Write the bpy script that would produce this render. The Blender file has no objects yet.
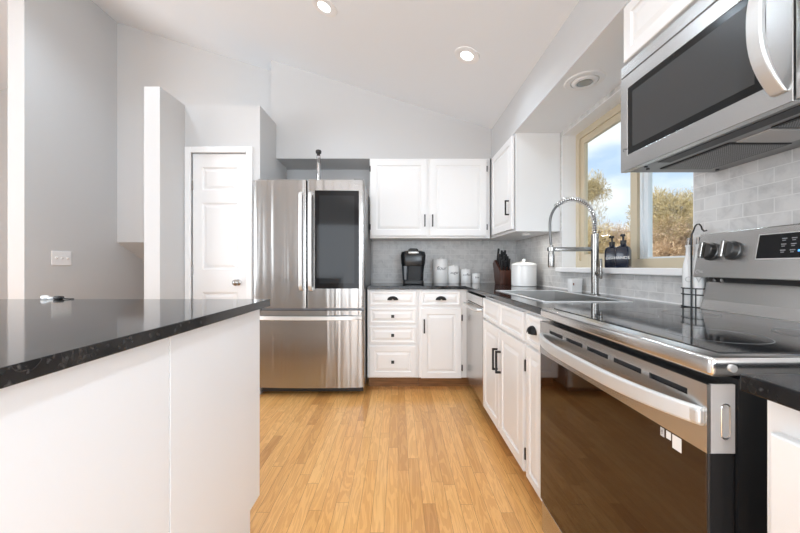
import bpy, bmesh, math, random
from mathutils import Vector, Matrix
random.seed(7)
C = bpy.context.scene.collection
SC = bpy.context.scene
PI = math.pi

# ------------------------------------------------------------------ camera
cam_d = bpy.data.cameras.new('camera')
cam = bpy.data.objects.new('camera', cam_d); C.objects.link(cam)
cam.location = (0, 0, 1.09); cam.rotation_euler = (PI/2, 0, 0)
cam_d.sensor_width = 36; cam_d.lens = 335/800*36; cam_d.shift_x = 0.0025; cam_d.shift_y = 0.0
cam_d.clip_start = 0.02; cam_d.clip_end = 300
SC.camera = cam

# ------------------------------------------------------------------ colour management
vs = SC.view_settings
vs.view_transform = 'Standard'; vs.look = 'None'; vs.gamma = 1; vs.exposure = 0.49; vs.use_curve_mapping = False

SC.cycles.max_bounces = 16; SC.cycles.diffuse_bounces = 10

# ------------------------------------------------------------------ sky
world = bpy.data.worlds.new('sky'); SC.world = world; world.use_nodes = True
def build_world():
    nt = world.node_tree; N = nt.nodes; L = nt.links; N.clear()
    out = N.new('ShaderNodeOutputWorld'); bg = N.new('ShaderNodeBackground')
    tc = N.new('ShaderNodeTexCoord'); sep = N.new('ShaderNodeSeparateXYZ')
    L.new(tc.outputs['Generated'], sep.inputs[0])
    ramp = N.new('ShaderNodeValToRGB'); L.new(sep.outputs['Z'], ramp.inputs[0])
    ramp.color_ramp.elements[0].position = 0.0; ramp.color_ramp.elements[0].color = (.62, .74, .9, 1)
    ramp.color_ramp.elements[1].position = 0.55; ramp.color_ramp.elements[1].color = (.30, .48, .78, 1)
    mp = N.new('ShaderNodeMapping'); mp.inputs['Scale'].default_value = (2.2, 2.2, 6.0)
    L.new(tc.outputs['Generated'], mp.inputs[0])
    no = N.new('ShaderNodeTexNoise'); no.inputs['Scale'].default_value = 1.7; no.inputs['Detail'].default_value = 7
    L.new(mp.outputs[0], no.inputs['Vector'])
    cr = N.new('ShaderNodeValToRGB'); L.new(no.outputs['Fac'], cr.inputs[0])
    cr.color_ramp.elements[0].position = .36; cr.color_ramp.elements[0].color = (0, 0, 0, 1)
    cr.color_ramp.elements[1].position = .58; cr.color_ramp.elements[1].color = (1, 1, 1, 1)
    mix = N.new('ShaderNodeMix'); mix.data_type = 'RGBA'
    L.new(cr.outputs[0], mix.inputs[0]); L.new(ramp.outputs[0], mix.inputs[6]); mix.inputs[7].default_value = (.88, .91, .96, 1)
    L.new(mix.outputs[2], bg.inputs[0]); bg.inputs[1].default_value = 0.95
    L.new(bg.outputs[0], out.inputs[0])
build_world()

# ------------------------------------------------------------------ sun and added fill lamps
def light(name, kind, loc, rot, energy, color=(1, 1, 1), **kw):
    d = bpy.data.lights.new(name, kind); d.energy = energy; d.color = color
    for k, v in kw.items(): setattr(d, k, v)
    o = bpy.data.objects.new(name, d); C.objects.link(o); o.location = loc; o.rotation_euler = rot
    return o
def aim(o, d):
    o.rotation_euler = Vector(d).to_track_quat('-Z', 'Y').to_euler()
sun = light('sun', 'SUN', (-10, -4, 12), (0, 0, 0), 3.6, (1, .95, .86), angle=.01)
aim(sun, (.78, .30, -.55))
# fill lamps added out of view to brighten the room: rear, left, right rear
d1 = light('rear_fill', 'AREA', (-.42, -3.85, 1.2), (0, 0, 0), 62, (.86, .93, 1), shape='RECTANGLE', size=3.2, size_y=2.1); aim(d1, (0.06, 1, 0.02))
d2 = light('left_fill', 'AREA', (-5.3, -.6, 1.6), (0, 0, 0), 110, (.85, .93, 1), shape='RECTANGLE', size=3.6, size_y=1.8); aim(d2, (1, .22, .1))
d3 = light('right_rear_fill', 'AREA', (1.2, -2.2, 1.45), (0, 0, 0), 88, (.80, .905, 1), shape='RECTANGLE', size=2.0, size_y=1.5); aim(d3, (-1, .35, .02))  # added to light the island panel and the left walls

# ------------------------------------------------------------------ helpers
def mat(name, color=(.8, .8, .8), rough=.5, metal=0.0, **kw):
    m = bpy.data.materials.new(name); m.use_nodes = True
    b = m.node_tree.nodes['Principled BSDF']
    b.inputs['Base Color'].default_value = (*color, 1); b.inputs['Roughness'].default_value = rough; b.inputs['Metallic'].default_value = metal
    for k, v in kw.items(): b.inputs[k.replace('_', ' ')].default_value = v
    return m
def nodes(m): return m.node_tree.nodes, m.node_tree.links, m.node_tree.nodes['Principled BSDF']
def coords(m, scale=(1, 1, 1), rot=(0, 0, 0), loc=(0, 0, 0)):
    N, L, b = nodes(m)
    tc = N.new('ShaderNodeTexCoord'); mp = N.new('ShaderNodeMapping')
    mp.inputs['Scale'].default_value = scale; mp.inputs['Rotation'].default_value = rot; mp.inputs['Location'].default_value = loc
    L.new(tc.outputs['Object'], mp.inputs[0]); return mp.outputs[0]
def noise(m, vec, scale, detail=4, rough=.5, dist=0):
    N, L, b = nodes(m); n = N.new('ShaderNodeTexNoise')
    n.inputs['Scale'].default_value = scale; n.inputs['Detail'].default_value = detail
    n.inputs['Roughness'].default_value = rough; n.inputs['Distortion'].default_value = dist
    L.new(vec, n.inputs['Vector']); return n.outputs['Fac']
def ramp(m, fac, stops):
    N, L, b = nodes(m); r = N.new('ShaderNodeValToRGB'); L.new(fac, r.inputs[0])
    e = r.color_ramp.elements
    while len(e) < len(stops): e.new(.5)
    for i, (p, c) in enumerate(stops): e[i].position = p; e[i].color = (*c, 1)
    return r.outputs[0]
def mixc(m, fac, a, b_, mode='MIX'):
    N, L, b = nodes(m); x = N.new('ShaderNodeMix'); x.data_type = 'RGBA'; x.blend_type = mode
    for sock, v in ((x.inputs[0], fac), (x.inputs[6], a), (x.inputs[7], b_)):
        if isinstance(v, (int, float)): sock.default_value = v
        elif isinstance(v, tuple): sock.default_value = (*v, 1)
        else: L.new(v, sock)
    return x.outputs[2]
def bump(m, h, strength=.1, dist=.01):
    N, L, b = nodes(m); n = N.new('ShaderNodeBump'); n.inputs['Strength'].default_value = strength; n.inputs['Distance'].default_value = dist
    L.new(h, n.inputs['Height']); L.new(n.outputs[0], b.inputs['Normal'])
def setc(m, c): nodes(m)[1].new(c, nodes(m)[2].inputs['Base Color'])

def obj(name, bm, m, parent=None, smooth=False, bevel=0, recalc=True):
    if recalc: bmesh.ops.recalc_face_normals(bm, faces=bm.faces)
    off = Vector((0, 0, 0)); p = parent
    while p: off += p.location; p = p.parent
    bmesh.ops.translate(bm, verts=bm.verts, vec=-off)
    me = bpy.data.meshes.new(name); bm.to_mesh(me); bm.free()
    o = bpy.data.objects.new(name, me); C.objects.link(o)
    for mm in (m if isinstance(m, (list, tuple)) else [m]): me.materials.append(mm)
    if smooth:
        for f in me.polygons: f.use_smooth = True
        try: me.set_sharp_from_angle(angle=math.radians(38))
        except Exception: pass
    if parent: o.parent = parent
    if bevel:
        md = o.modifiers.new('bevel', 'BEVEL'); md.width = bevel; md.segments = 2; md.limit_method = 'ANGLE'; md.angle_limit = math.radians(50)
    return o
def tag(o, label, cat, group=None, kind=None):
    o['label'] = label; o['category'] = cat
    if group: o['group'] = group
    if kind: o['kind'] = kind
    return o
def thing(name, label, cat, loc, group=None):
    o = bpy.data.objects.new(name, None); C.objects.link(o); o.location = loc; o.empty_display_size = .1
    return tag(o, label, cat, group)
def struct(name, bm, m, parent=None, label=None, **kw):
    o = obj(name, bm, m, parent, **kw)
    o['kind'] = 'structure'
    if label: o['label'] = label
    return o
def B(): return bmesh.new()
def box(bm, x0, x1, y0, y1, z0, z1, bev=0, seg=2):
    r = bmesh.ops.create_cube(bm, size=1)
    vs_ = r['verts']
    for v in vs_: v.co = Vector((x0+(v.co.x+.5)*(x1-x0), y0+(v.co.y+.5)*(y1-y0), z0+(v.co.z+.5)*(z1-z0)))
    if bev:
        es = {e for v in vs_ for e in v.link_edges}
        bmesh.ops.bevel(bm, geom=list(es), offset=bev, segments=seg, affect='EDGES', profile=.5)
    return bm
def bx(*a, **k): return box(B(), *a, **k)
def basis(d):
    d = Vector(d).normalized(); a = Vector((0, 0, 1)) if abs(d.z) < .9 else Vector((1, 0, 0))
    u = d.cross(a).normalized(); return u, d.cross(u).normalized(), d
def cyl(bm, p0, p1, r0, r1=None, seg=24, cap=True):
    r1 = r0 if r1 is None else r1
    p0 = Vector(p0); p1 = Vector(p1); u, v, d = basis(p1-p0)
    a = [bm.verts.new(p0+(u*math.cos(t)+v*math.sin(t))*r0) for t in [2*PI*i/seg for i in range(seg)]]
    b = [bm.verts.new(p1+(u*math.cos(t)+v*math.sin(t))*r1) for t in [2*PI*i/seg for i in range(seg)]]
    for i in range(seg): bm.faces.new((a[i], a[(i+1) % seg], b[(i+1) % seg], b[i]))
    if cap: bm.faces.new(a[::-1]); bm.faces.new(b)
    return bm
def tube(bm, pts, r, seg=10, closed=False):
    pts = [Vector(p) for p in pts]; n = len(pts); rings = []
    u = None
    for i, p in enumerate(pts):
        if closed: d = pts[(i+1) % n]-pts[i-1]
        else: d = pts[min(i+1, n-1)]-pts[max(i-1, 0)]
        d.normalize()
        if u is None: u = basis(d)[0]
        u = (u-d*u.dot(d)).normalized(); v = d.cross(u)
        rr = r[i] if isinstance(r, (list, tuple)) else r
        rings.append([bm.verts.new(p+(u*math.cos(2*PI*k/seg)+v*math.sin(2*PI*k/seg))*rr) for k in range(seg)])
    for i in range(n if closed else n-1):
        a = rings[i]; b = rings[(i+1) % n]
        for k in range(seg): bm.faces.new((a[k], a[(k+1) % seg], b[(k+1) % seg], b[k]))
    if not closed: bm.faces.new(rings[0][::-1]); bm.faces.new(rings[-1])
    return bm
def lathe(bm, prof, c=(0, 0, 0), axis=(0, 0, 1), seg=32):
    """profile of (radius, height) along axis"""
    u, v, d = basis(axis); c = Vector(c); rings = []
    for r, h in prof:
        if r < 1e-6: rings.append([bm.verts.new(c+d*h)])
        else: rings.append([bm.verts.new(c+d*h+(u*math.cos(2*PI*k/seg)+v*math.sin(2*PI*k/seg))*r) for k in range(seg)])
    for a, b in zip(rings, rings[1:]):
        for k in range(seg):
            k2 = (k+1) % seg
            if len(a) == 1 and len(b) == 1: continue
            if len(a) == 1: bm.faces.new((a[0], b[k], b[k2]))
            elif len(b) == 1: bm.faces.new((a[k], a[k2], b[0]))
            else: bm.faces.new((a[k], a[k2], b[k2], b[k]))
    return bm
def prism(bm, poly, axis, a0, a1):
    """polygon in the plane normal to axis; axis 'x': (y,z), 'y': (x,z), 'z': (x,y)"""
    def P(p, a): return {'x': (a, p[0], p[1]), 'y': (p[0], a, p[1]), 'z': (p[0], p[1], a)}[axis]
    A = [bm.verts.new(P(p, a0)) for p in poly]; Bv = [bm.verts.new(P(p, a1)) for p in poly]
    n = len(poly)
    for i in range(n): bm.faces.new((A[i], A[(i+1) % n], Bv[(i+1) % n], Bv[i]))
    bm.faces.new(A[::-1]); bm.faces.new(Bv)
    return bm
def gridslab(bm, us, vs_, skip, w0, w1, axis='z'):
    """slab of cells between us x vs, thickness w0..w1 along axis, cells in skip left open"""
    def P(u, v, w): return {'z': (u, v, w), 'x': (w, u, v), 'y': (u, w, v)}[axis]
    V = {}
    def gv(i, j, k):
        if (i, j, k) not in V: V[i, j, k] = bm.verts.new(P(us[i], vs_[j], (w0, w1)[k]))
        return V[i, j, k]
    nu, nv = len(us)-1, len(vs_)-1
    ok = lambda i, j: 0 <= i < nu and 0 <= j < nv and (i, j) not in skip
    for i in range(nu):
        for j in range(nv):
            if not ok(i, j): continue
            for k in (0, 1): bm.faces.new([gv(i, j, k), gv(i+1, j, k), gv(i+1, j+1, k), gv(i, j+1, k)])
            for (di, dj, a, b) in ((-1, 0, (i, j), (i, j+1)), (1, 0, (i+1, j), (i+1, j+1)), (0, -1, (i, j), (i+1, j)), (0, 1, (i, j+1), (i+1, j+1))):
                if not ok(i+di, j+dj): bm.faces.new([gv(*a, 0), gv(*b, 0), gv(*b, 1), gv(*a, 1)])
    return bm
class Fr:
    """local frame of a front: u along it, d outward, z up"""
    def __init__(s, side, plane): s.side = side; s.plane = plane
    def p(s, u, d, z):
        return Vector((u, s.plane-d, z)) if s.side == 'back' else Vector((s.plane-d, u, z)) if s.side == 'right' else Vector((s.plane+d, u, z))
    def box(s, bm, u0, u1, d0, d1, z0, z1, bev=0):
        a = s.p(u0, d0, z0); b = s.p(u1, d1, z1)
        return box(bm, min(a.x, b.x), max(a.x, b.x), min(a.y, b.y), max(a.y, b.y), z0, z1, bev)
    def rings(s, bm, u0, u1, z0, z1, rings, closed_back=True):
        L = []
        for ins, d in rings:
            L.append([bm.verts.new(s.p(*q)) for q in ((u0+ins, d, z0+ins), (u1-ins, d, z0+ins), (u1-ins, d, z1-ins), (u0+ins, d, z1-ins))])
        for a, b in zip(L, L[1:]):
            for k in range(4): bm.faces.new((a[k], a[(k+1) % 4], b[(k+1) % 4], b[k]))
        bm.faces.new(L[-1])
        if closed_back: bm.faces.new(L[0][::-1])
        return bm
RP = lambda fw, t=.02: [(0, 0), (0, t-.003), (.003, t), (fw-.004, t), (fw, t-.007), (fw+.008, t-.007), (fw+.028, t-.001), (fw+.03, t-.001)]
def textmesh(name, s, size, origin, right, up, m, parent, extrude=.0006, shear=0, align='CENTER', space=1):
    cu = bpy.data.curves.new(name, 'FONT'); cu.body = s; cu.size = size; cu.extrude = extrude; cu.align_x = align; cu.align_y = 'CENTER'; cu.shear = shear; cu.space_character = space
    cu.resolution_u = 3
    t = bpy.data.objects.new(name, cu); C.objects.link(t)
    dg = bpy.context.evaluated_depsgraph_get(); dg.update()
    me = bpy.data.meshes.new_from_object(t.evaluated_get(dg)); bpy.data.objects.remove(t)
    right = Vector(right).normalized(); up = Vector(up).normalized(); n = right.cross(up)
    M = Matrix((right, up, n)).transposed().to_4x4(); M.translation = Vector(origin)
    me.transform(M)
    bm = B(); bm.from_mesh(me); bpy.data.meshes.remove(me)
    return obj(name, bm, m, parent, recalc=False)

# ------------------------------------------------------------------ materials
WALL = (.56, .56, .56)
M_wall = mat('grey wall paint', WALL, .75)
bump(M_wall, noise(M_wall, coords(M_wall), 140, 2), .04, .002)
M_ceil = mat('white ceiling paint', (.79, .82, .85), .85)
bump(M_ceil, noise(M_ceil, coords(M_ceil), 90, 3), .08, .003)
M_soffit = mat('white soffit paint', (.86, .88, .90), .6)
M_wing = mat('pale wall paint', (.58, .58, .58), .7)
M_trim = mat('white trim enamel', (.82, .82, .82), .35)
M_cab = mat('white cabinet lacquer', (.82, .82, .815), .32)
M_cab_in = mat('cabinet carcass white', (.74, .74, .73), .5)
M_black = mat('matte black hardware', (.012, .012, .012), .4)
M_panel = mat('white island panel', (.76, .77, .785), .35)
M_rubber = mat('black plastic', (.015, .015, .016), .45)
M_gloss_black = mat('gloss black plastic', (.008, .008, .009), .2, Specular_IOR_Level=.35)
M_chrome = mat('chrome', (.78, .78, .78), .12, 1)
M_nickel = mat('brushed nickel', (.33, .32, .305), .27, 1)
M_ceramic = mat('white glazed ceramic', (.82, .82, .81), .18)
M_ink = mat('dark print', (.05, .05, .06), .6)
M_greyink = mat('pale grey print', (.55, .55, .55), .5)
M_beige = mat('beige vinyl', (.60, .52, .38), .45)
M_vinyl = mat('pale vinyl', (.74, .79, .82), .4)

def steel(name, col=.60, rough=.26, axis='z', wav=.0, brush=.05):
    m = mat(name, (col, col*.985, col*.965), rough, 1)
    sc = {'z': (900, 900, 6), 'x': (6, 900, 900), 'y': (900, 6, 900)}[axis]
    f = noise(m, coords(m, sc), 1, 2)
    N, L, b = nodes(m); mr = N.new('ShaderNodeMapRange'); L.new(f, mr.inputs[0])
    mr.inputs[3].default_value = rough-.015; mr.inputs[4].default_value = rough+.02
    if wav:
        g = noise(m, coords(m, (13, 13, .4)), 1, 1, .5, .7); bump(m, g, wav, .02)
    return m
M_steel_fr = steel('brushed stainless of the fridge', .40, .25, 'x', wav=.36)
M_steel = steel('brushed stainless', .58, .27, 'y')
M_steel_top = steel('stainless cooktop trim', .62, .2, 'y')
M_steel_h = mat('satin steel handle', (.74, .74, .73), .42, .75)
M_sinksteel = steel('sink stainless', .5, .36, 'y')

# oak strip floor
M_floor = mat('oak strip floor', (.7, .45, .2), .3)
def floor_mat():
    m = M_floor; N, L, b = nodes(m)
    v0 = coords(m, (1, 1, 1), (0, 0, PI/2))
    sp = N.new('ShaderNodeSeparateXYZ'); L.new(v0, sp.inputs[0])
    rw = N.new('ShaderNodeMath'); rw.operation = 'DIVIDE'; L.new(sp.outputs['Y'], rw.inputs[0]); rw.inputs[1].default_value = .057
    fl = N.new('ShaderNodeMath'); fl.operation = 'FLOOR'; L.new(rw.outputs[0], fl.inputs[0])
    wn = N.new('ShaderNodeTexWhiteNoise'); wn.noise_dimensions = '1D'; L.new(fl.outputs[0], wn.inputs['W'])
    ma = N.new('ShaderNodeMath'); ma.operation = 'MULTIPLY_ADD'; L.new(wn.outputs['Value'], ma.inputs[0]); ma.inputs[1].default_value = 7.3; L.new(sp.outputs['X'], ma.inputs[2])
    cb = N.new('ShaderNodeCombineXYZ'); L.new(ma.outputs[0], cb.inputs['X']); L.new(sp.outputs['Y'], cb.inputs['Y']); v = cb.outputs[0]
    br = N.new('ShaderNodeTexBrick'); L.new(v, br.inputs['Vector'])
    br.offset = 0; br.offset_frequency = 2; br.squash = 1
    br.inputs['Scale'].default_value = 1; br.inputs['Brick Width'].default_value = .82; br.inputs['Row Height'].default_value = .057
    br.inputs['Mortar Size'].default_value = .0007; br.inputs['Mortar Smooth'].default_value = .2; br.inputs['Bias'].default_value = 0
    br.inputs['Color1'].default_value = (0, 0, 0, 1); br.inputs['Color2'].default_value = (1, 1, 1, 1); br.inputs['Mortar'].default_value = (.5, .5, .5, 1)
    tone = ramp(m, br.outputs['Color'], [(0, (.55, .26, .08)), (.08, (.69, .36, .115)), (.45, (.80, .43, .145)), (.75, (.82, .455, .16)), (1, (.84, .485, .18))])
    # per-plank offset of the grain
    vm = N.new('ShaderNodeVectorMath'); vm.operation = 'MULTIPLY_ADD'
    L.new(br.outputs['Color'], vm.inputs[0]); vm.inputs[1].default_value = (7, 3, 0); L.new(v, vm.inputs[2])
    mp = N.new('ShaderNodeMapping'); mp.inputs['Scale'].default_value = (1.6, 16, 1); L.new(vm.outputs[0], mp.inputs[0])
    n1 = noise(m, mp.outputs[0], 1.0, 3, .5, .8)
    N2 = N.new('ShaderNodeMath'); N2.operation = 'SINE'
    mm = N.new('ShaderNodeMath'); mm.operation = 'MULTIPLY'; mm.inputs[1].default_value = 55; L.new(n1, mm.inputs[0]); L.new(mm.outputs[0], N2.inputs[0])
    gr = ramp(m, N2.outputs[0], [(0.0, (.66, .52, .40)), (.40, (1, 1, 1)), (1, (1, 1, 1))])
    mp2 = N.new('ShaderNodeMapping'); mp2.inputs['Scale'].default_value = (6, 260, 1); L.new(vm.outputs[0], mp2.inputs[0])
    n2 = noise(m, mp2.outputs[0], 1, 3)
    gr2 = ramp(m, n2, [(.3, (.86, .8, .72)), (.6, (1.0, 1.0, 1.0))])
    c = mixc(m, .34, tone, gr, 'MULTIPLY'); c = mixc(m, .6, c, gr2, 'MULTIPLY')
    c = mixc(m, br.outputs['Fac'], c, (.22, .10, .03))
    setc(m, c)
    bump(m, n2, .04, .001)
    b.inputs['Coat Weight'].default_value = .35; b.inputs['Coat Roughness'].default_value = .16
floor_mat()

# polished black granite with pale veins
M_gran = mat('polished black granite', (.02, .02, .02), .08, Specular_IOR_Level=.33)
def granite():
    m = M_gran; N, L, b = nodes(m); v = coords(m)
    a = noise(m, v, 9, 6, .62, 1.6)
    rid = N.new('ShaderNodeMath'); rid.operation = 'SUBTRACT'; L.new(a, rid.inputs[0]); rid.inputs[1].default_value = .5
    ab = N.new('ShaderNodeMath'); ab.operation = 'ABSOLUTE'; L.new(rid.outputs[0], ab.inputs[0])
    vein = ramp(m, ab.outputs[0], [(0, (.6, .6, .6)), (.006, (.12, .12, .12)), (.014, (0, 0, 0))])
    mask = ramp(m, noise(m, v, 3.1, 3), [(.52, (0, 0, 0)), (.66, (1, 1, 1))])
    vm = mixc(m, 1.0, vein, mask, 'MULTIPLY')
    sp = ramp(m, noise(m, v, 95, 2), [(.62, (0, 0, 0)), (.74, (.55, .55, .55))])
    base = ramp(m, noise(m, v, 26, 5), [(.35, (.006, .006, .007)), (.7, (.016, .0155, .015))])
    c = mixc(m, vm, base, (.22, .215, .21)); c = mixc(m, sp, c, (.10, .10, .10)); setc(m, c)
granite()

# marble brick tile
def tile(name, rot):
    m = mat(name, (.62, .61, .6), .35); N, L, b = nodes(m)
    v = coords(m, (1, 1, 1), rot)
    br = N.new('ShaderNodeTexBrick'); L.new(v, br.inputs['Vector']); br.offset = .5
    br.inputs['Scale'].default_value = 1; br.inputs['Brick Width'].default_value = .102; br.inputs['Row Height'].default_value = .0508
    br.inputs['Mortar Size'].default_value = .0016; br.inputs['Mortar Smooth'].default_value = .1
    br.inputs['Color1'].default_value = (.60, .593, .58, 1); br.inputs['Color2'].default_value = (.68, .672, .66, 1); br.inputs['Mortar'].default_value = (.68, .675, .66, 1)
    w = coords(m)
    cloud = ramp(m, noise(m, w, 14, 6, .6, .8), [(.30, (.72, .72, .73)), (.55, (1, 1, 1)), (.75, (1.0, 1.0, 1.0))])
    c = mixc(m, .8, br.outputs['Color'], cloud, 'MULTIPLY'); c = mixc(m, br.outputs['Fac'], c, (.74, .735, .72)); setc(m, c)
    inv = N.new('ShaderNodeMath'); inv.operation = 'SUBTRACT'; inv.inputs[0].default_value = 1; L.new(br.outputs['Fac'], inv.inputs[1])
    bump(m, inv.outputs[0], .25, .002)
    return m
M_tile_back = tile('marble tile, back wall', (PI/2, 0, 0))
def tile_right():
    # rows along y, courses along z
    m = tile('marble tile, window wall', (0, 0, 0))
    N, L, b = nodes(m)
    for n in N:
        if n.bl_idname == 'ShaderNodeTexBrick':
            lk = n.inputs['Vector'].links[0]; L.remove(lk)
            tc = N.new('ShaderNodeTexCoord'); s = N.new('ShaderNodeSeparateXYZ'); cb = N.new('ShaderNodeCombineXYZ')
            L.new(tc.outputs['Object'], s.inputs[0]); L.new(s.outputs['Y'], cb.inputs['X']); L.new(s.outputs['Z'], cb.inputs['Y']); L.new(cb.outputs[0], n.inputs['Vector'])
        
    return m
M_tile_right = tile_right()
def tile_back_fix():
    m = M_tile_back; N, L, b = nodes(m)
    for n in list(N):
        if n.bl_idname == 'ShaderNodeTexBrick':
            lk = n.inputs['Vector'].links[0]; L.remove(lk)
            tc = N.new('ShaderNodeTexCoord'); s = N.new('ShaderNodeSeparateXYZ'); cb = N.new('ShaderNodeCombineXYZ')
            L.new(tc.outputs['Object'], s.inputs[0]); L.new(s.outputs['X'], cb.inputs['X']); L.new(s.outputs['Z'], cb.inputs['Y']); L.new(cb.outputs[0], n.inputs['Vector'])
tile_back_fix()

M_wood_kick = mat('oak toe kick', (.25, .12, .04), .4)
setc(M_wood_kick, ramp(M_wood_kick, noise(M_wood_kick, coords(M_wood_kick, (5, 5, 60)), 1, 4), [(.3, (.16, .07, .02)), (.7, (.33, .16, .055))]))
M_block = mat('dark cherry knife block', (.09, .028, .014), .35)
setc(M_block, ramp(M_block, noise(M_block, coords(M_block, (60, 60, 6)), 1, 4), [(.3, (.035, .011, .006)), (.7, (.08, .025, .013))]))
M_glassblack = mat('black oven glass with floor tint', (.024, .009, .003), .04)  # floor's brown reflection put into the black glass base colour
M_cookglass = mat('black ceramic cooktop glass', (.012, .012, .013), .06)
M_darkglass = mat('dark fridge glass', (.012, .012, .013), .05, Specular_IOR_Level=.22)
M_mwglass = mat('dark microwave glass', (.012, .012, .012), .15, Specular_IOR_Level=.18)
M_mwmesh = mat('microwave screen', (.05, .05, .05), .25, Specular_IOR_Level=.25)
M_filter = mat('aluminium grease filter', (.20, .20, .20), .5, .8)
def filt():
    m = M_filter; v = coords(m, (1, 1, 1)); N, L, b = nodes(m)
    ck = N.new('ShaderNodeTexChecker'); L.new(v, ck.inputs[0]); ck.inputs['Scale'].default_value = 300
    ck.inputs['Color1'].default_value = (.12, .12, .12, 1); ck.inputs['Color2'].default_value = (.3, .3, .3, 1); setc(m, ck.outputs[0])
filt()
M_navy = mat('navy glazed bottle', (.008, .012, .026), .2)
M_lens = mat('lamp lens', (1, 1, 1), .4); nodes(M_lens)[2].inputs['Emission Color'].default_value = (1, .97, .92, 1); nodes(M_lens)[2].inputs['Emission Strength'].default_value = 3.0
M_blue = mat('blue clock digits', (.05, .2, .6), .4); nodes(M_blue)[2].inputs['Emission Color'].default_value = (.1, .4, 1, 1); nodes(M_blue)[2].inputs['Emission Strength'].default_value = 1.2
M_clear = mat('clear glass', (.95, .95, .95), .03, 0, Transmission_Weight=1.0, IOR=1.45)
M_bulb = mat('unlit reflector bulb', (.35, .35, .34), .2, .6)
def pane_mat():
    m = bpy.data.materials.new('window glass'); m.use_nodes = True; N = m.node_tree.nodes; L = m.node_tree.links; N.clear()
    o = N.new('ShaderNodeOutputMaterial'); t = N.new('ShaderNodeBsdfTransparent'); g = N.new('ShaderNodeBsdfGlossy'); g.inputs['Roughness'].default_value = .02
    x = N.new('ShaderNodeMixShader'); x.inputs[0].default_value = .035
    t.inputs[0].default_value = (.96, .98, .97, 1)
    L.new(t.outputs[0], x.inputs[1]); L.new(g.outputs[0], x.inputs[2]); L.new(x.outputs[0], o.inputs[0]); return m
M_pane = pane_mat()

# ------------------------------------------------------------------ dimensions
XW, YB = 1.26, 3.60                 # window wall, back wall
ZC = .92                            # counter top
SX, SZ = .90, 2.126                 # soffit face, soffit underside
YU = 3.23                           # face of the bulkhead above the fridge
def zc(x): return 2.408+.3156*(.907-x)
RIDGE = -3.6

# ------------------------------------------------------------------ the setting
struct('floor', bx(-5.6, 1.44, -4.1, 5.6, -.12, 0), M_floor)
b = B()
prism(b, [(1.44, zc(1.44)), (RIDGE, zc(RIDGE)), (-5.7, zc(RIDGE)-.55), (-5.7, zc(RIDGE)-.35), (RIDGE, zc(RIDGE)+.2), (1.44, zc(1.44)+.2)], 'y', -4.1, 5.6)
struct('ceiling', b, M_ceil)
# window wall with its opening
WY0, WY1, WZ0, WZ1 = 1.426, 2.574, 1.048, 2.098
struct('wall_right', gridslab(B(), [-4.1, -3.2, -1.2, WY0, WY1, YB+.15], [0, .70, WZ0, WZ1, 2.2, 2.35], {(1, 1), (1, 2), (1, 3), (3, 2)}, XW+.009, XW+.165, 'x'), M_trim)
struct('wall_back', bx(-1.225, XW+.009, YB, YB+.12, 0, zc(-1.225)+.05), M_wall)
# the bulkhead flush with the cabinets: sloped top follows the ceiling
b = B(); prism(b, [(-1.225, 2.131), (XW, 2.131), (XW, zc(XW)+.02), (-1.225, zc(-1.225)+.02)], 'y', YU, YB)
struct('wall_bulkhead', b, M_wall)
# soffit above the window and the wall cabinets
b = B(); prism(b, [(SX, SZ), (XW+.009, SZ), (XW+.009, zc(XW)), (SX, zc(SX)+.02)], 'y', -4.0, YU)
for f in b.faces:
    f.material_index = 0
o = struct('wall_soffit', b, [M_wall, M_soffit])
for p in o.data.polygons:
    if p.normal.z < -.9: p.material_index = 1
# pantry: wing wall, front with the door opening, side, lid
ZP = 2.46; PY = 2.85; PX0, PX1 = -1.812, -1.174
struct('wall_wing', bx(-1.933, PX0, 2.55, PY+.1, 0, ZP), M_wing)
struct('wall_pantry', gridslab(B(), [PX0, -1.757, -1.288, PX1], [0, 2.056, ZP], {(1, 0)}, PY, PY+.09, 'y'), M_wall)
struct('wall_pantry_side', bx(PX1-.09, PX1, PY+.09, YU+.3, 0, ZP), M_wall)
struct('wall_pantry_lid', bx(-1.933, PX1-.09, PY+.09, 3.5, ZP-.08, ZP), M_wall)
# tall wall and stairwell on the left
XL = -2.90
struct('wall_left', bx(XL-.13, XL, 2.60, 5.5, 0, zc(XL)+.03), M_wall)
struct('wall_far', bx(XL, -1.225, 3.46, 3.60, 1.34, zc(XL)+.04), M_wall)
b = B(); prism(b, [(3.46, 1.34), (5.5, .30), (5.5, .45), (3.60, 1.42)], 'x', XL, -1.95)
struct('ceiling_stairwell', b, M_wall)
struct('wall_stairwell', bx(-1.95, -1.90, 3.0, 5.5, 0, 1.4), M_wall)
# living room beyond the tall wall, and behind the camera
struct('wall_living', bx(-5.6, XL-.13, 4.4, 4.5, 0, 4.0), M_wall)
struct('wall_living_header', bx(-5.6, XL-.13, 4.25, 4.4, 3.75, 4.0), M_wall)
b = B(); prism(b, [(-5.6, .02), (-3.03, 1.0), (-3.03, 1.16), (-5.6, .2)], 'y', 4.37, 4.4)
struct('trim_stair_skirt', b, M_trim)
struct('wall_outer', gridslab(B(), [-4.1, -2.4, 1.2, 5.6], [0, .7, 2.5, 3.7], {(1, 1)}, -5.7, -5.6, 'x'), M_wall)
struct('wall_rear', gridslab(B(), [-5.6, -2.1, 1.24, 1.44], [0, .15, 2.35, 4.0], {(1, 1)}, -4.2, -4.1, 'y'), M_wall)
b = B()
for x in (-2.1, -.46, 1.18): box(b, x, x+.06, -4.18, -4.12, .15, 2.35)
box(b, -2.1, 1.24, -4.18, -4.12, .15, .22); box(b, -2.1, 1.24, -4.18, -4.12, 2.29, 2.35)
struct('added_window_2', b, M_trim)  # unseen frame, added to go with the rear fill lamp
b = B()
for y in (-2.4, -.63, 1.14): box(b, -5.68, -5.62, y, y+.06, .7, 2.5)
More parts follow.
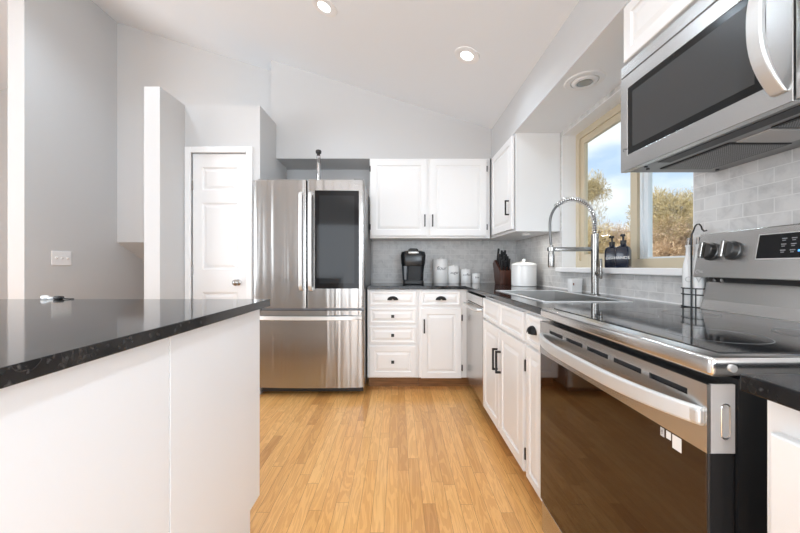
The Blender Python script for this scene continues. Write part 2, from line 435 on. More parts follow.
box(b, -5.68, -5.62, -2.4, 1.2, .7, .76); box(b, -5.68, -5.62, -2.4, 1.2, 2.44, 2.5)
struct('added_window_3', b, M_trim)  # unseen frame, added around the left fill lamp
b = B()
for y in (-3.2, -2.23, -1.26): box(b, XW+.05, XW+.11, y, y+.06, .70, 2.2)
box(b, XW+.05, XW+.11, -3.2, -1.2, .70, .76); box(b, XW+.05, XW+.11, -3.2, -1.2, 2.14, 2.2)
struct('added_window_4', b, M_trim)  # made-up opening's frame, added for the right rear fill lamp

# ------------------------------------------------------------------ the window
w = bpy.data.objects.new('window_1', None); C.objects.link(w); w.location = (XW+.12, 2.0, WZ0); w['kind'] = 'structure'
XF = XW+.105
b = B(); box(b, XW, XF+.05, WY1-.004, WY1, WZ0+.035, WZ1); box(b, XW, XF+.05, WY0, WY0+.004, WZ0+.035, WZ1); box(b, XW, XF+.05, WY0, WY1, WZ1-.004, WZ1)
struct('window_reveal', b, M_trim, w)
b = gridslab(B(), [WY0+.004, WY0+.05, WY1-.05, WY1-.004], [WZ0+.035, WZ0+.085, WZ1-.05, WZ1-.004], {(1, 1)}, XF, XF+.06, 'x')
struct('window_frame', b, M_beige, w)
ym = 1.93
b = gridslab(B(), [ym, ym+.055, WY1-.095, WY1-.05], [WZ0+.085, WZ0+.13, WZ1-.095, WZ1-.05], {(1, 1)}, XF+.012, XF+.04, 'x')
struct('window_sash', b, M_beige, w)
b = B(); box(b, XF+.03, XF+.056, ym-.06, ym+.02, WZ0+.085, WZ1-.05); box(b, XF+.02, XF+.05, ym-.03, ym-.012, WZ0+.085, WZ1-.05)
box(b, XF+.034, XF+.054, WY0+.05, ym-.06, WZ0+.085, WZ0+.095)
struct('window_mullion', b, M_vinyl, w)
struct('window_pane', bx(XF+.024, XF+.028, ym+.055, WY1-.095, WZ0+.13, WZ1-.095), M_pane, w)
struct('window_pane', bx(XF+.042, XF+.046, WY0+.05, ym-.06, WZ0+.085, WZ1-.05), M_pane, w)
struct('window_sill', bx(XW-.045, XF+.01, WY0-.02, WY1+.02, WZ0, WZ0+.035, .006), M_trim, w)

# backsplash tile
struct('wall_tile_back', gridslab(B(), [-.27, 1.26], [ZC, 1.50], set(), YB-.009, YB, 'y'), M_tile_back, label='pale grey marble brick tile backsplash behind the coffee maker and canisters')
struct('wall_tile_right', gridslab(B(), [-.6, WY0, WY1, YB-.009], [ZC, WZ0, WZ1, SZ], {(1, 1)}, XW, XW+.009, 'x'), M_tile_right, label='pale grey marble brick tile around the window and above the range')

# ------------------------------------------------------------------ pantry door
d = bpy.data.objects.new('door_1', None); C.objects.link(d); d.location = (-1.52, PY, 0); d['kind'] = 'structure'
F = Fr('back', PY)
b = B()
for (u0, u1, z0, z1) in ((-1.808, -1.757, 0, 2.105), (-1.288, -1.237, 0, 2.105), (-1.757, -1.288, 2.056, 2.105)): F.box(b, u0, u1, -.09, .016, z0, z1)
struct('door_casing', b, M_trim, d, bevel=.004)
b = B(); us = [-1.755, -1.675, -1.370, -1.290]; zs = [.012, .20, .869, 1.064, 1.634, 1.74, 1.94, 2.0545]
gridslab(b, us, zs, {(1, 1), (1, 3), (1, 5)}, PY+.012, PY+.047, 'y')
struct('door_slab', b, M_trim, d)
F2 = Fr('back', PY+.04)
for z0, z1 in ((.20, .869), (1.064, 1.634), (1.74, 1.94)):
    b = B(); F2.rings(b, us[1], us[2], z0, z1, [(0, 0), (0, .028), (.012, .017), (.02, .017), (.04, .025), (.041, .025)])
    struct('door_panel', b, M_trim, d)
b = B(); lathe(b, [(0, .0), (.026, .0), (.026, .006), (.012, .012), (.011, .03), (.022, .036), (.027, .048), (.024, .06), (.012, .066), (0, .067)], (-1.365, PY+.012, .954), (0, -1, 0), 24)
struct('door_knob', b, M_nickel, d, smooth=True)
for z in (1.78, 1.06, .25):
    b = B(); cyl(b, (-1.753, PY+.006, z-.04), (-1.753, PY+.006, z+.04), .005, seg=10); struct('door_hinge', b, M_nickel, d, smooth=True)

# ------------------------------------------------------------------ light switch on the tall wall
t = thing('light_switch', 'white triple toggle light switch plate on the tall grey wall', 'light switch', (XL, 2.885, 1.10))
obj('switch_plate', bx(XL, XL+.007, 2.80, 2.97, 1.10, 1.222, .003), M_trim, t)
for y in (2.837, 2.885, 2.933):
    b = B(); prism(b, [(XL+.006, 1.150), (XL+.02, 1.166), (XL+.02, 1.172), (XL+.006, 1.174)], 'y', y-.006, y+.006); obj('toggle', b, M_ceramic, t)

# ------------------------------------------------------------------ hardware
def bar_pull(F, parent, u, z0, z1, d=.02, name='handle', r=.0055, out=.032):
    b = B(); F.box(b, u-r, u+r, d+out-2*r, d+out, z0, z1, .0015)
    F.box(b, u-r, u+r, d, d+out-r, z0, z0+2*r); F.box(b, u-r, u+r, d, d+out-r, z1-2*r, z1)
    return obj(name, b, M_black, parent)
def cup_pull(F, parent, u, z, w=.095, d=.02, name='cup_pull'):
    b = B(); n = 16; rings = []
    for i in range(n+1):
        a = PI*i/n
        rings.append([b.verts.new(F.p(u-math.cos(a)*w/2*math.cos(PI/2*j/7), d+.001+.026*math.sin(PI/2*j/7), z-.015+math.sin(a)*.034*math.cos(PI/2*j/7)**.8)) for j in range(7)])
    for p, q in zip(rings, rings[1:]):
        for j in range(6): b.faces.new((p[j], q[j], q[j+1], p[j+1]))
        b.faces.new((p[6], q[6], rings[n//2][6])) if p is not rings[n//2] and q is not rings[n//2] else None
    bmesh.ops.solidify(b, geom=b.faces[:], thickness=.0015)
    return obj(name, b, M_black, parent, smooth=True)
def sq_knob(F, parent, u, z, d=.02):
    b = B(); F.box(b, u-.013, u+.013, d+.014, d+.024, z-.013, z+.013, .002); F.box(b, u-.006, u+.006, d-.001, d+.015, z-.006, z+.006)
    return obj('knob', b, M_black, parent)
def hinge(F, parent, u, z, d=.0):
    b = B(); a = F.p(u, d+.011, z-.027); c = F.p(u, d+.011, z+.027); cyl(b, a, c, .005, seg=10); F.box(b, u-.006, u+.006, d+.0, d+.009, z-.024, z+.024)
    return obj('hinge', b, M_black, parent, smooth=True)
def door(F, parent, u0, u1, z0, z1, fw=.055, name='door'):
    return obj(name, F.rings(B(), u0, u1, z0, z1, RP(fw)), M_cab, parent)

# ------------------------------------------------------------------ base cabinets along the back wall
YF = 2.95; XFc = .616; FB = Fr('back', YF); FR = Fr('right', XFc)
t = thing('drawer_cabinet', 'white cabinet of four stacked drawers beside the fridge', 'cabinet', (-.045, 3.25, 0))
obj('body', bx(-.268, .182, YF, YB-.012, .112, ZC-.03), M_cab, t)
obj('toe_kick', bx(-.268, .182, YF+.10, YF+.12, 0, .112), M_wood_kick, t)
for i, (z0, z1) in enumerate(((.747, .874), (.588, .7247), (.4166, .566), (.122, .3945))):
    fw = .022 if i < 3 else .05
    dr = obj('drawer', FB.rings(B(), -.251, .158, z0, z1, RP(fw)), M_cab, t)
    if i == 0: cup_pull(FB, dr, -.046, (z0+z1)/2+.002)
    else: sq_knob(FB, dr, -.046, (z0+z1)/2)
t = thing('base_cabinet', 'white base cabinet with one drawer over a raised panel door in the corner', 'cabinet', (.40, 3.25, 0))
obj('body', bx(.184, XFc, YF, YB-.012, .112, ZC-.03), M_cab, t)
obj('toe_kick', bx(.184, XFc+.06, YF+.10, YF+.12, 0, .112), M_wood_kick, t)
dr = obj('drawer', FB.rings(B(), .2025, .546, .747, .874, RP(.022)), M_cab, t); cup_pull(FB, dr, .376, .812)
dd = door(FB, t, .2025, .555, .112, .7247, .055); bar_pull(FB, dd, .229, .51, .63); hinge(FB, dd, .563, .64); hinge(FB, dd, .563, .20)

# ------------------------------------------------------------------ base units along the window wall
# dishwasher
t = thing('dishwasher', 'stainless steel dishwasher in the corner left of the sink cabinet', 'dishwasher', (.93, 2.65, 0))
obj('body', bx(.64, XW-.03, 2.36, 2.925, .10, ZC-.045), M_rubber, t)
obj('door_panel', bx(.598, .638, 2.362, 2.928, .115, .80, .004), M_steel, t)
obj('control_strip', bx(.596, .638, 2.362, 2.928, .805, .872, .004), M_steel_top, t)
b = B(); pts = [(.598, 2.40, .775), (.575, 2.405, .775), (.560, 2.44, .775), (.555, 2.645, .775), (.560, 2.85, .775), (.575, 2.885, .775), (.598, 2.89, .775)]
tube(b, pts, .011, 10); obj('handle', b, M_steel_h, t, smooth=True)
obj('toe_kick', bx(.676, .696, 2.362, 2.93, 0, .10), M_rubber, t)
# sink cabinet
t = thing('sink_cabinet', 'white two door cabinet under the sink with paired black pulls', 'cabinet', (.93, 1.965, 0))
b = gridslab(B(), [XFc, XFc+.02, XW-.03], [1.575, 2.353], set(), .10, ZC-.03); bmesh.ops.delete(b, geom=b.faces[:], context='FACES'); b.free()
b = B(); box(b, XFc, XFc+.02, 1.575, 2.353, .10, ZC-.03); box(b, XFc+.02, XW-.03, 1.575, 1.593, .10, ZC-.03); box(b, XFc+.02, XW-.03, 2.335, 2.353, .10, ZC-.03); box(b, XFc+.02, XW-.03, 1.593, 2.335, .10, .118)
obj('body', b, M_cab, t)
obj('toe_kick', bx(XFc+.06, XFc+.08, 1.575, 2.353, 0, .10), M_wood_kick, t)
obj('false_front', FR.rings(B(), 1.60, 1.972, .735, .872, RP(.022)), M_cab, t); obj('false_front', FR.rings(B(), 1.982, 2.345, .735, .872, RP(.022)), M_cab, t)
dd = door(FR, t, 1.60, 1.972, .112, .72); bar_pull(FR, dd, 1.945, .47, .60); hinge(FR, dd, 1.592, .62); hinge(FR, dd, 1.592, .20)
dd = door(FR, t, 1.982, 2.345, .112, .72); bar_pull(FR, dd, 2.009, .47, .60); hinge(FR, dd, 2.353, .62); hinge(FR, dd, 2.353, .20)
# narrow cabinet
t = thing('narrow_cabinet', 'narrow white cabinet squeezed between the sink cabinet and the range', 'cabinet', (.93, 1.465, 0))
obj('body', bx(XFc, XW-.03, 1.362, 1.573, .10, ZC-.03), M_cab, t)
obj('toe_kick', bx(XFc+.06, XFc+.08, 1.362, 1.573, 0, .10), M_wood_kick, t)
dr = obj('drawer', FR.rings(B(), 1.385, 1.562, .735, .872, RP(.022)), M_cab, t); cup_pull(FR, dr, 1.475, .81, .08)
door(FR, t, 1.385, 1.562, .112, .72, .04)
# cabinet in the right foreground
t = thing('foreground_cabinet', 'white raised panel cabinet under the counter in the right foreground', 'cabinet', (.93, .15, 0))
obj('body', bx(.602, XW-.03, -.35, .546, .10, ZC-.034), M_cab, t)
obj('toe_kick', bx(XFc+.06, XFc+.08, -.35, .546, 0, .10), M_wood_kick, t)
FN = Fr('right', .602)
dd = door(FN, t, .14, .526, .112, .83, .045); bar_pull(FN, dd, .17, .6, .72)
dd = door(FN, t, -.31, .130, .112, .83, .045); bar_pull(FN, dd, .10, .6, .72)

# ------------------------------------------------------------------ countertops
SKX0, SKX1, SKY0, SKY1 = .70, 1.10, 1.60, 2.34
b = gridslab(B(), [-.27, .588, SKX0, SKX1, XW], [1.362, SKY0, SKY1, 2.92, YB-.009], {(0, 0), (0, 1), (0, 2), (2, 1)}, ZC-.03, ZC)
o = obj('countertop', b, M_gran, None, bevel=.003); tag(o, 'polished black granite worktop running round the corner under the window', 'countertop')
o = obj('countertop', bx(.562, XW, -.38, .552, ZC-.034, ZC-.006, .003), M_gran); tag(o, 'short polished black granite worktop to the right of the range', 'countertop')
b = B(); box(b, XW-.006, XW, 1.362, YB-.009, ZC, ZC+.006); box(b, -.27, XW-.006, YB-.015, YB-.009, ZC, ZC+.006)
struct('trim_caulk', b, M_trim)

# ------------------------------------------------------------------ sink
t = thing('kitchen_sink', 'rectangular stainless steel sink set into the black worktop under the window', 'sink', (.90, 2.0, ZC-.22))
b = gridslab(B(), [SKX0-.014, SKX0+.008, SKX1-.008, SKX1+.014], [SKY0-.014, SKY0+.008, SKY1-.008, SKY1+.014], {(1, 1)}, ZC+.0005, ZC+.004)
obj('rim', b, mat('bright sink rim', (.80, .80, .80), .35, .5), t)
b = B(); zb = ZC-.21
x0, x1, y0, y1 = SKX0+.004, SKX1-.004, SKY0+.004, SKY1-.004
box(b, x0, x0+.004, y0, y1, zb, ZC+.001); box(b, x1-.004, x1, y0, y1, zb, ZC+.001); box(b, x0, x1, y0, y0+.004, zb, ZC+.001); box(b, x0, x1, y1-.004, y1, zb, ZC+.001); box(b, x0, x1, y0, y1, zb-.004, zb)
obj('basin', b, M_sinksteel, t)
for y in (1.97,):
    b = B(); lathe(b, [(.045, 0), (.045, .003), (.036, .004), (.03, .001), (0, .001)], (.90, y, zb), seg=24); obj('drain', b, M_chrome, t, smooth=True)

# ------------------------------------------------------------------ faucet
M_hose = mat('dark steel hose', (.16, .16, .16), .35, .9)
t = thing('kitchen_faucet', 'tall brushed nickel spring faucet behind the sink', 'faucet', (1.15, 1.965, ZC))
fx, fy = 1.155, 1.965
b = B(); lathe(b, [(0, 0), (.028, 0), (.028, .006), (.02, .012), (.019, .07), (.020, .09), (.020, .36), (0, .36)], (fx, fy, ZC), seg=24); obj('column', b, M_nickel, t, smooth=True)
b = B(); cyl(b, (fx, fy-.02, ZC+.13), (fx+.0, fy-.055, ZC+.135), .014, seg=16); box(b, fx-.007, fx+.007, fy-.064, fy-.05, ZC+.10, ZC+.215, .004); obj('lever_handle', b, M_nickel, t, smooth=True)
cx, rr = fx-.132, .132; zt = ZC+.42
arc = [Vector((fx, fy, ZC+.34)), Vector((fx, fy, ZC+.38))]+[Vector((cx+rr*math.cos(a), fy, zt+rr*1.10*math.sin(a))) for a in [PI*i/28 for i in range(29)]]+[Vector((cx-rr+.001, fy, zt-.06)), Vector((cx-rr+.008, fy, ZC+.285))]
b = B(); tube(b, arc, .0075, 10); hose = obj('hose', b, M_hose, t, smooth=True)
# spring wound round the hose
def resample(pts, n):
    ls = [0]
    for p, q in zip(pts, pts[1:]): ls.append(ls[-1]+(q-p).length)
    out = []
    for i in range(n):
        s = ls[-1]*i/(n-1); k = 0
        while k < len(ls)-2 and ls[k+1] < s: k += 1
        f = (s-ls[k])/(ls[k+1]-ls[k]); out.append((pts[k].lerp(pts[k+1], f), (pts[k+1]-pts[k]).normalized()))
    return out
rs = resample(arc[:24], 30*10); sp = []
for i, (p, d_) in enumerate(rs):
    n_ = Vector((0, 1, 0)); m_ = d_.cross(n_); a = 2*PI*i/10; sp.append(p+(n_*math.cos(a)+m_*math.sin(a))*.0145)
b = B(); tube(b, sp, .0028, 5); obj('spring', b, M_chrome, hose, smooth=True)
hx = cx-rr+.008
b = B(); lathe(b, [(0, 0), (.017, 0), (.019, .01), (.018, .07), (.0135, .10), (.011, .13), (0, .13)], (hx, fy, ZC+.165), seg=20); obj('spray_head', b, M_nickel, t, smooth=True)
b = B(); box(b, hx, fx, fy-.008, fy+.008, ZC+.259, ZC+.283, .003); lathe(b, [(.016, 0), (.022, 0), (.022, .022), (.016, .022), (.016, 0)], (hx, fy, ZC+.26), seg=20); obj('support_arm', b, M_nickel, t, smooth=True)

# ------------------------------------------------------------------ wall cabinets
FU = Fr('back', YU)
t = thing('wall_cabinet', 'white two door wall cabinet above the coffee maker', 'wall cabinet', (.30, 3.4, 1.363))
obj('body', bx(-.272, .885, YU, YB-.011, 1.363, 2.13), M_cab, t)
dd = door(FU, t, -.262, .279, 1.383, 2.118, .062); bar_pull(FU, dd, .256, 1.472, 1.585); hinge(FU, dd, -.268, 2.03); hinge(FU, dd, -.268, 1.47)
dd = door(FU, t, .305, .850, 1.383, 2.118, .062); bar_pull(FU, dd, .330, 1.472, 1.585); hinge(FU, dd, .856, 2.03); hinge(FU, dd, .856, 1.47)
FRU = Fr('right', .912)
t = thing('wall_cabinet', 'white single door corner wall cabinet left of the window', 'wall cabinet', (1.08, 2.9, 1.363))
obj('body', bx(.915, XW-.002, 2.60, YB-.011, 1.363, SZ), M_cab, t)
dd = obj('door', Fr('right', .906).rings(B(), 2.612, 3.175, 1.383, 2.112, RP(.06)), M_cab, t); bar_pull(Fr('right', .906), dd, 2.68, 1.50, 1.62)
b = B(); lathe(b, [(0, 0), (.03, 0), (.032, .008), (.032, .014), (0, .014)], (1.06, 2.78, 1.349), seg=24); o = obj('puck_light', b, M_trim, t, smooth=True)
light('puck_lamp', 'AREA', (1.06, 2.78, 1.347), (0, 0, 0), .6, (1, .95, .88), shape='DISK', size=.055)
# cabinet above the microwave
t = thing('wall_cabinet', 'short white cabinet above the microwave', 'wall cabinet', (1.08, .95, 1.885))
obj('body', bx(.915, XW-.002, .578, 1.335, 1.885, SZ), M_cab, t)
FM = Fr('right', .912)
door(FM, t, .585, .952, 1.895, 2.112, .045); door(FM, t, .962, 1.327, 1.895, 2.112, .045)

# ------------------------------------------------------------------ refrigerator
t = thing('refrigerator', 'large stainless steel french door refrigerator with a dark glass panel', 'refrigerator', (-.75, 3.2, 0))
obj('body', bx(-1.16, -.284, 2.853, 3.55, .06, 1.79, .006), mat('grey fridge cabinet', (.30, .30, .305), .4, .6), t)
FL, FRr = -1.212, -.280; fc = (FL+FRr)/2; hw = (FRr-FL)/2
def fy_(x): return 2.782+.022*((x-fc)/hw)**2
def bowed(x0, x1, z0, z1, yb=2.846, n=14, ed=.008):
    xs = [x0+(x1-x0)*i/n for i in range(n+1)]
    poly = [(x0, yb), (x0, fy_(x0)+ed), (x0+ed*.3, fy_(x0)+ed*.3)]+[(x, fy_(x)) for x in [x0+ed]+xs[1:-1]+[x1-ed]]+[(x1-ed*.3, fy_(x1)+ed*.3), (x1, fy_(x1)+ed), (x1, yb)]
    return prism(B(), poly, 'z', z0, z1)
dl = obj('door', bowed(FL, -.763, .743, 1.812), M_steel_fr, t, smooth=True)
dr = obj('door', bowed(-.753, FRr, .743, 1.812), M_steel_fr, t, smooth=True)
# dark glass window of the right door
xs = [-.690+(.690-.326)*i/10 for i in range(11)]
b = B(); prism(b, [(x, fy_(x)-.003) for x in xs]+[(x, fy_(x)+.004) for x in xs[::-1]], 'z', .906, 1.722); g = obj('glass_panel', b, M_darkglass, dr, smooth=True)
g['label'] = 'dark glass panel in the right fridge door'
xs2 = [-.652+(.652-.364)*i/8 for i in range(9)]
b = B(); prism(b, [(x, fy_(x)-.0036) for x in xs2]+[(x, fy_(x)-.001) for x in xs2[::-1]], 'z', .95, 1.68); obj('inner_window', b, mat('tinted inner glass', (.022, .024, .026), .06, Specular_IOR_Level=.25), g, smooth=True)
def fridge_handle(x, par):
    b = B(); yh = 2.735
    prism(b, [(2.79, .885), (yh+.012, .90), (yh, .93), (yh-.006, 1.30), (yh, 1.67), (yh+.012, 1.70), (2.79, 1.715), (2.79, 1.69), (yh+.022, 1.675), (yh+.012, 1.65), (yh+.006, 1.30), (yh+.012, .95), (yh+.022, .925), (2.79, .91)], 'x', x-.014, x+.014)
    return obj('handle', b, M_steel_h, par, bevel=.003)
fridge_handle(-.80, dl); fridge_handle(-.722, dr)
fz = obj('freezer_drawer', bowed(FL, FRr, .079, .722, n=24), M_steel_fr, t, smooth=True)
b = B(); n = 20; pts = []
for i in range(n+1):
    s = -1+2*i/n; x = fc+s*(hw-.02); pts.append((x, fy_(x)-.012-.034*(1-abs(s)**6), .664))
f_ = [(p[0], p[1]) for p in pts]
prism(b, f_+[(p[0], p[1]+.012) for p in pts[::-1]], 'z', .648, .680)
for s in (-1, 1): box(b, fc+s*(hw-.03)-.012, fc+s*(hw-.03)+.012, 2.77, 2.81, .652, .676)
obj('drawer_handle', b, M_steel_h, fz, bevel=.003)
b = B(); box(b, -1.15, -.295, 2.835, 2.852, .035, .079); obj('toe_grille', b, M_rubber, t)
for x in (-1.1, -.36): obj('levelling_foot', cyl(B(), (x, 3.2, 0), (x, 3.2, .06), .02, seg=12), M_rubber, t)
for x in (-1.17, -.37): obj('hinge_cover', bx(x, x+.08, 2.80, 2.88, 1.812, 1.824, .003), mat('grey hinge cover', (.25, .25, .25), .5), t)
def lg_logo(c, n, up, size, parent, m):
    c = Vector(c); n = Vector(n).normalized(); up = Vector(up).normalized(); r = up.cross(n)
    b = B(); ring = [c+(r*math.cos(a)+up*math.sin(a))*size for a in [2*PI*i/24 for i in range(20)]]
    tube(b, ring, size*.09, 5); o = obj('logo', b, m, parent)
    textmesh('lettering', 'LG', size*1.5, c+r*size*2.3+n*.0003, r, up, m, parent, .0004)
lg_logo((-.365, fy_(-.36)-.0012, 1.765), (0, -1, 0), (0, 0, 1), .008, dr, M_greyink)

# ------------------------------------------------------------------ slim glass bottle on the fridge
t = thing('glass_cruet', 'slim clear glass bottle with black stopper standing on the fridge', 'bottle', (-.70, 2.95, 1.791))
b = B(); lathe(b, [(0, 0), (.042, 0), (.042, .008), (.024, .025), (.019, .05), (.018, .2), (.0165, .27), (.0165, .275), (.0125, .275), (.0125, .05), (.008, .03), (0, .03)], (-.70, 2.95, 1.791), seg=24); obj('glass_body', b, M_clear, t, smooth=True)
b = B(); cyl(b, (-.70, 2.95, 1.83), (-.70, 2.95, 2.0), .0105, seg=16); obj('steel_stem', b, M_chrome, t, smooth=True)
b = B(); lathe(b, [(0, .275), (.014, .275), (.015, .29), (.024, .296), (.026, .312), (.022, .322), (0, .324)], (-.70, 2.95, 1.791), seg=20); obj('stopper', b, M_rubber, t, smooth=True)

# ------------------------------------------------------------------ range
RY0, RY1 = .612, 1.350
t = thing('range', 'stainless steel electric range with black glass oven door', 'range', (.9, .976, 0))
obj('body', bx(.625, 1.20, RY0+.004, RY1-.004, .03, .882), M_rubber, t)
b = B(); box(b, .572, 1.195, RY0, RY1, .886, ZC+.004, .009, 3); ct = obj('cooktop_frame', b, M_steel_top, t, smooth=True)
g = obj('cooktop_glass', bx(.615, 1.165, RY0+.028, RY1-.028, ZC+.002, ZC+.0062, .001), M_cookglass, ct)
for (x, y, r) in ((.76, .80, .095), (.76, 1.16, .115), (1.01, .80, .08), (1.01, 1.16, .08)):
    b = B(); lathe(b, [(r, 0), (r, .0004), (r-.003, .0004), (r-.003, 0), (r, 0)], (x, y, ZC+.0061), seg=40); obj('burner_ring', b, mat('burner ring grey', (.10, .10, .10), .3), g)
b = B(); cyl(b, (.61, RY0-.004, .904), (.61, RY0+.003, .904), .007, seg=14); obj('rivet', b, M_steel_h, ct, smooth=True)
od = obj('oven_door', bx(.572, .622, RY0+.006, RY1-.006, .162, .745, .003), M_rubber, t)
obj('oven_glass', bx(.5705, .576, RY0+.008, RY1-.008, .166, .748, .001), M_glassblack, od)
b = B(); us_ = [RY0+.006]; sk = set()
slots = [(.66, .76), (.785, .885), (.91, 1.01), (1.035, 1.135), (1.16, 1.26)]
for a, c in slots: us_ += [a, c]
us_ += [RY1-.006]
gridslab(b, us_, [.745, .838, .850, .872], {(i, 1) for i in range(1, 2*len(slots), 2)}, .570, .577, 'x')
box(b, .577, .622, RY1-.010, RY1-.006, .745, .872); box(b, .577, .622, RY0+.01, RY1-.01, .868, .872)
st = obj('door_strip', b, M_steel, od)
obj('door_edge', bx(.577, .622, RY0+.006, RY0+.011, .745, .872), mat('steel edge in lit grey', (.52, .52, .52), .4), st)  # matte light grey stands in for light on the steel edge
b = B(); box(b, .580, .620, RY0+.012, RY1-.012, .75, .866); obj('vent_recess', b, M_rubber, st)
# embossed slot on the door's edge
b = B(); pts = []
for i in range(24):
    a = 2*PI*i/24; pts.append((.604+.008*math.cos(a), RY0+.0058, (.828 if math.sin(a) > 0 else .78)+.008*math.sin(a)))
tube(b, pts, .0016, 6, True); obj('edge_slot', b, M_steel_top, st, smooth=True)
b = B(); n = 24; out = []; inn = []
for i in range(n+1):
    s = -1+2*i/n; y = .978+s*.355; bow = .052*(1-abs(s)**3.2)
    out.append((.563-bow, y)); inn.append((.571-bow*.92+.004, y))
prism(b, out+inn[::-1], 'z', .792, .828)
for s in (-1, 1): box(b, .556, .571, .978+s*.345-.012, .978+s*.345+.012, .795, .825)
obj('handle', b, M_steel_h, od, bevel=.005)
obj('warming_drawer', bx(.576, .622, RY0+.006, RY1-.006, .035, .155, .004), M_steel, t)
for x in (.66, 1.15):
    for y in (RY0+.05, RY1-.05): obj('levelling_foot', cyl(B(), (x, y, 0), (x, y, .03), .018, seg=12), M_rubber, t)
# stickers on the glass
for (y, w_, h_, m_) in ((.7225, .010, .018, M_greyink), (.706, .012, .016, M_ceramic), (.685, .022, .028, M_ceramic)):
    obj('sticker', bx(.5698, .5705, y-w_/2, y+w_/2, .742-h_, .742), m_, od)
textmesh('lettering', '!', .013, (.5695, .7225, .733), (0, -1, 0), (0, 0, 1), M_ink, od)
# back guard
gp = thing  # (profile extruded along the range)
b = B(); prism(b, [(1.200, ZC+.003), (1.212, .96), (1.228, 1.03), (1.248, 1.03), (1.248, ZC+.003)], 'y', RY0+.02, RY1-.018); obj('riser', b, M_steel, t)
b = B(); box(b, 1.226, 1.248, RY0+.03, RY1-.03, 1.03, 1.05); obj('guard_gap', b, M_rubber, t)
for y in (1.29, 1.26, .98, .955, .69): obj('standoff', cyl(B(), (1.216, y, 1.038), (1.227, y, 1.038), .006, seg=10), M_chrome, t, smooth=True)
b = B(); prism(b, [(1.172, 1.048), (1.202, 1.219), (1.249, 1.222), (1.249, 1.048)], 'y', RY0+.02, RY1-.018); cp = obj('control_panel', b, M_steel, t, bevel=.003)
pn = Vector((1.219-1.048, 0, -(1.202-1.172))).normalized(); pn = Vector((-abs(pn.x), 0, abs(pn.z))); pu = Vector((.030, 0, .171)).normalized()
def onp(y, s, d=0): return Vector((1.172, y, 1.048))+pu*s+pn*d
for y in (1.272, 1.190, .78, .70):
    c = onp(y, .100)
    b = B(); lathe(b, [(0, 0), (.034, 0), (.034, .006), (.031, .008), (.029, .026), (.026, .029), (0, .029)], c, pn, 28)
    k = obj('knob', b, mat('dark steel knob', (.10, .10, .10), .3, .7), cp, smooth=True)
    b = B(); box(b, -.006, .006, -.030, .030, 0, .018, .003)
    M = Matrix((Vector((0, 1, 0)), pu, pn)).transposed().to_4x4(); M.translation = c+pn*.027; bmesh.ops.transform(b, matrix=M, verts=b.verts); obj('grip', b, M_nickel, k)
b = B(); M = Matrix((Vector((0, -1, 0)), pu, pn)).transposed().to_4x4(); M.translation = onp(.976, .108)
box(b, -.134, .134, -.042, .042, .0, .0012); bmesh.ops.transform(b, matrix=M, verts=b.verts); ds = obj('display_frame', b, M_steel_h, cp)
b = B(); box(b, -.131, .131, -.039, .039, .0002, .002); bmesh.ops.transform(b, matrix=M, verts=b.verts); dp = obj('display', b, M_gloss_black, ds)
b = B()
for i, u in enumerate((-.057, -.031)):
    for v in (.021, .003, -.016):
        box(b, u-.007, u+.007, v, v+.003, .002, .0023); box(b, u-.005, u+.004, v-.006, v-.0035, .002, .0023)
bmesh.ops.transform(b, matrix=M, verts=b.verts); obj('touch_keys', b, mat('dim key legend', (.28, .28, .29), .5), dp)
b = B()
for u in (-.012, .002, .018, .032): box(b, u-.005, u+.005, -.020, -.014, .002, .0023)
bmesh.ops.transform(b, matrix=M, verts=b.verts); obj('clock_digits', b, M_blue, dp)
lg_logo(onp(1.315, .022, .0008), pn, pu, .0075, cp, M_greyink)

# ------------------------------------------------------------------ microwave
MX, MY0, MY1, MZ0, MZ1 = .887, .580, 1.335, 1.462, 1.876
t = thing('microwave', 'stainless steel over the range microwave with a bowed handle', 'microwave', (1.07, .957, MZ0))
obj('body', bx(.912, XW-.001, MY0+.003, MY1-.003, MZ0+.012, MZ1), mat('microwave case grey', (.16, .16, .16), .4, .6), t)
obj('top_vent', bx(MX, .912, MY0, MY1, 1.832, MZ1, .003), M_steel, t)
b = gridslab(B(), [.752, .808, 1.296, MY1], [MZ0, 1.521, 1.778, 1.828], {(1, 1)}, MX, .912, 'x'); md = obj('door', b, M_steel, t, bevel=.0015)
obj('window', bx(MX+.002, .910, .806, 1.298, 1.519, 1.780), M_mwglass, md)
obj('screen', bx(MX+.0012, MX+.003, .835, 1.270, 1.545, 1.755), M_mwmesh, md)
b = B(); n = 20; o1 = []; i1 = []
for i in range(n+1):
    s = -1+2*i/n; z = 1.655+s*.165; bow = .058*(1-abs(s)**2.4)
    o1.append((MX-.006-bow, z)); i1.append((MX+.003-bow*.9, z))
prism(b, o1+i1[::-1], 'y', .762, .795); obj('handle', b, M_steel_h, md, bevel=.006)
obj('control_panel', bx(MX, .912, MY0, .748, MZ0, 1.828, .003), M_steel, t)
obj('control_glass', bx(MX-.001, MX+.001, MY0+.02, .728, 1.50, 1.80), M_gloss_black, t)
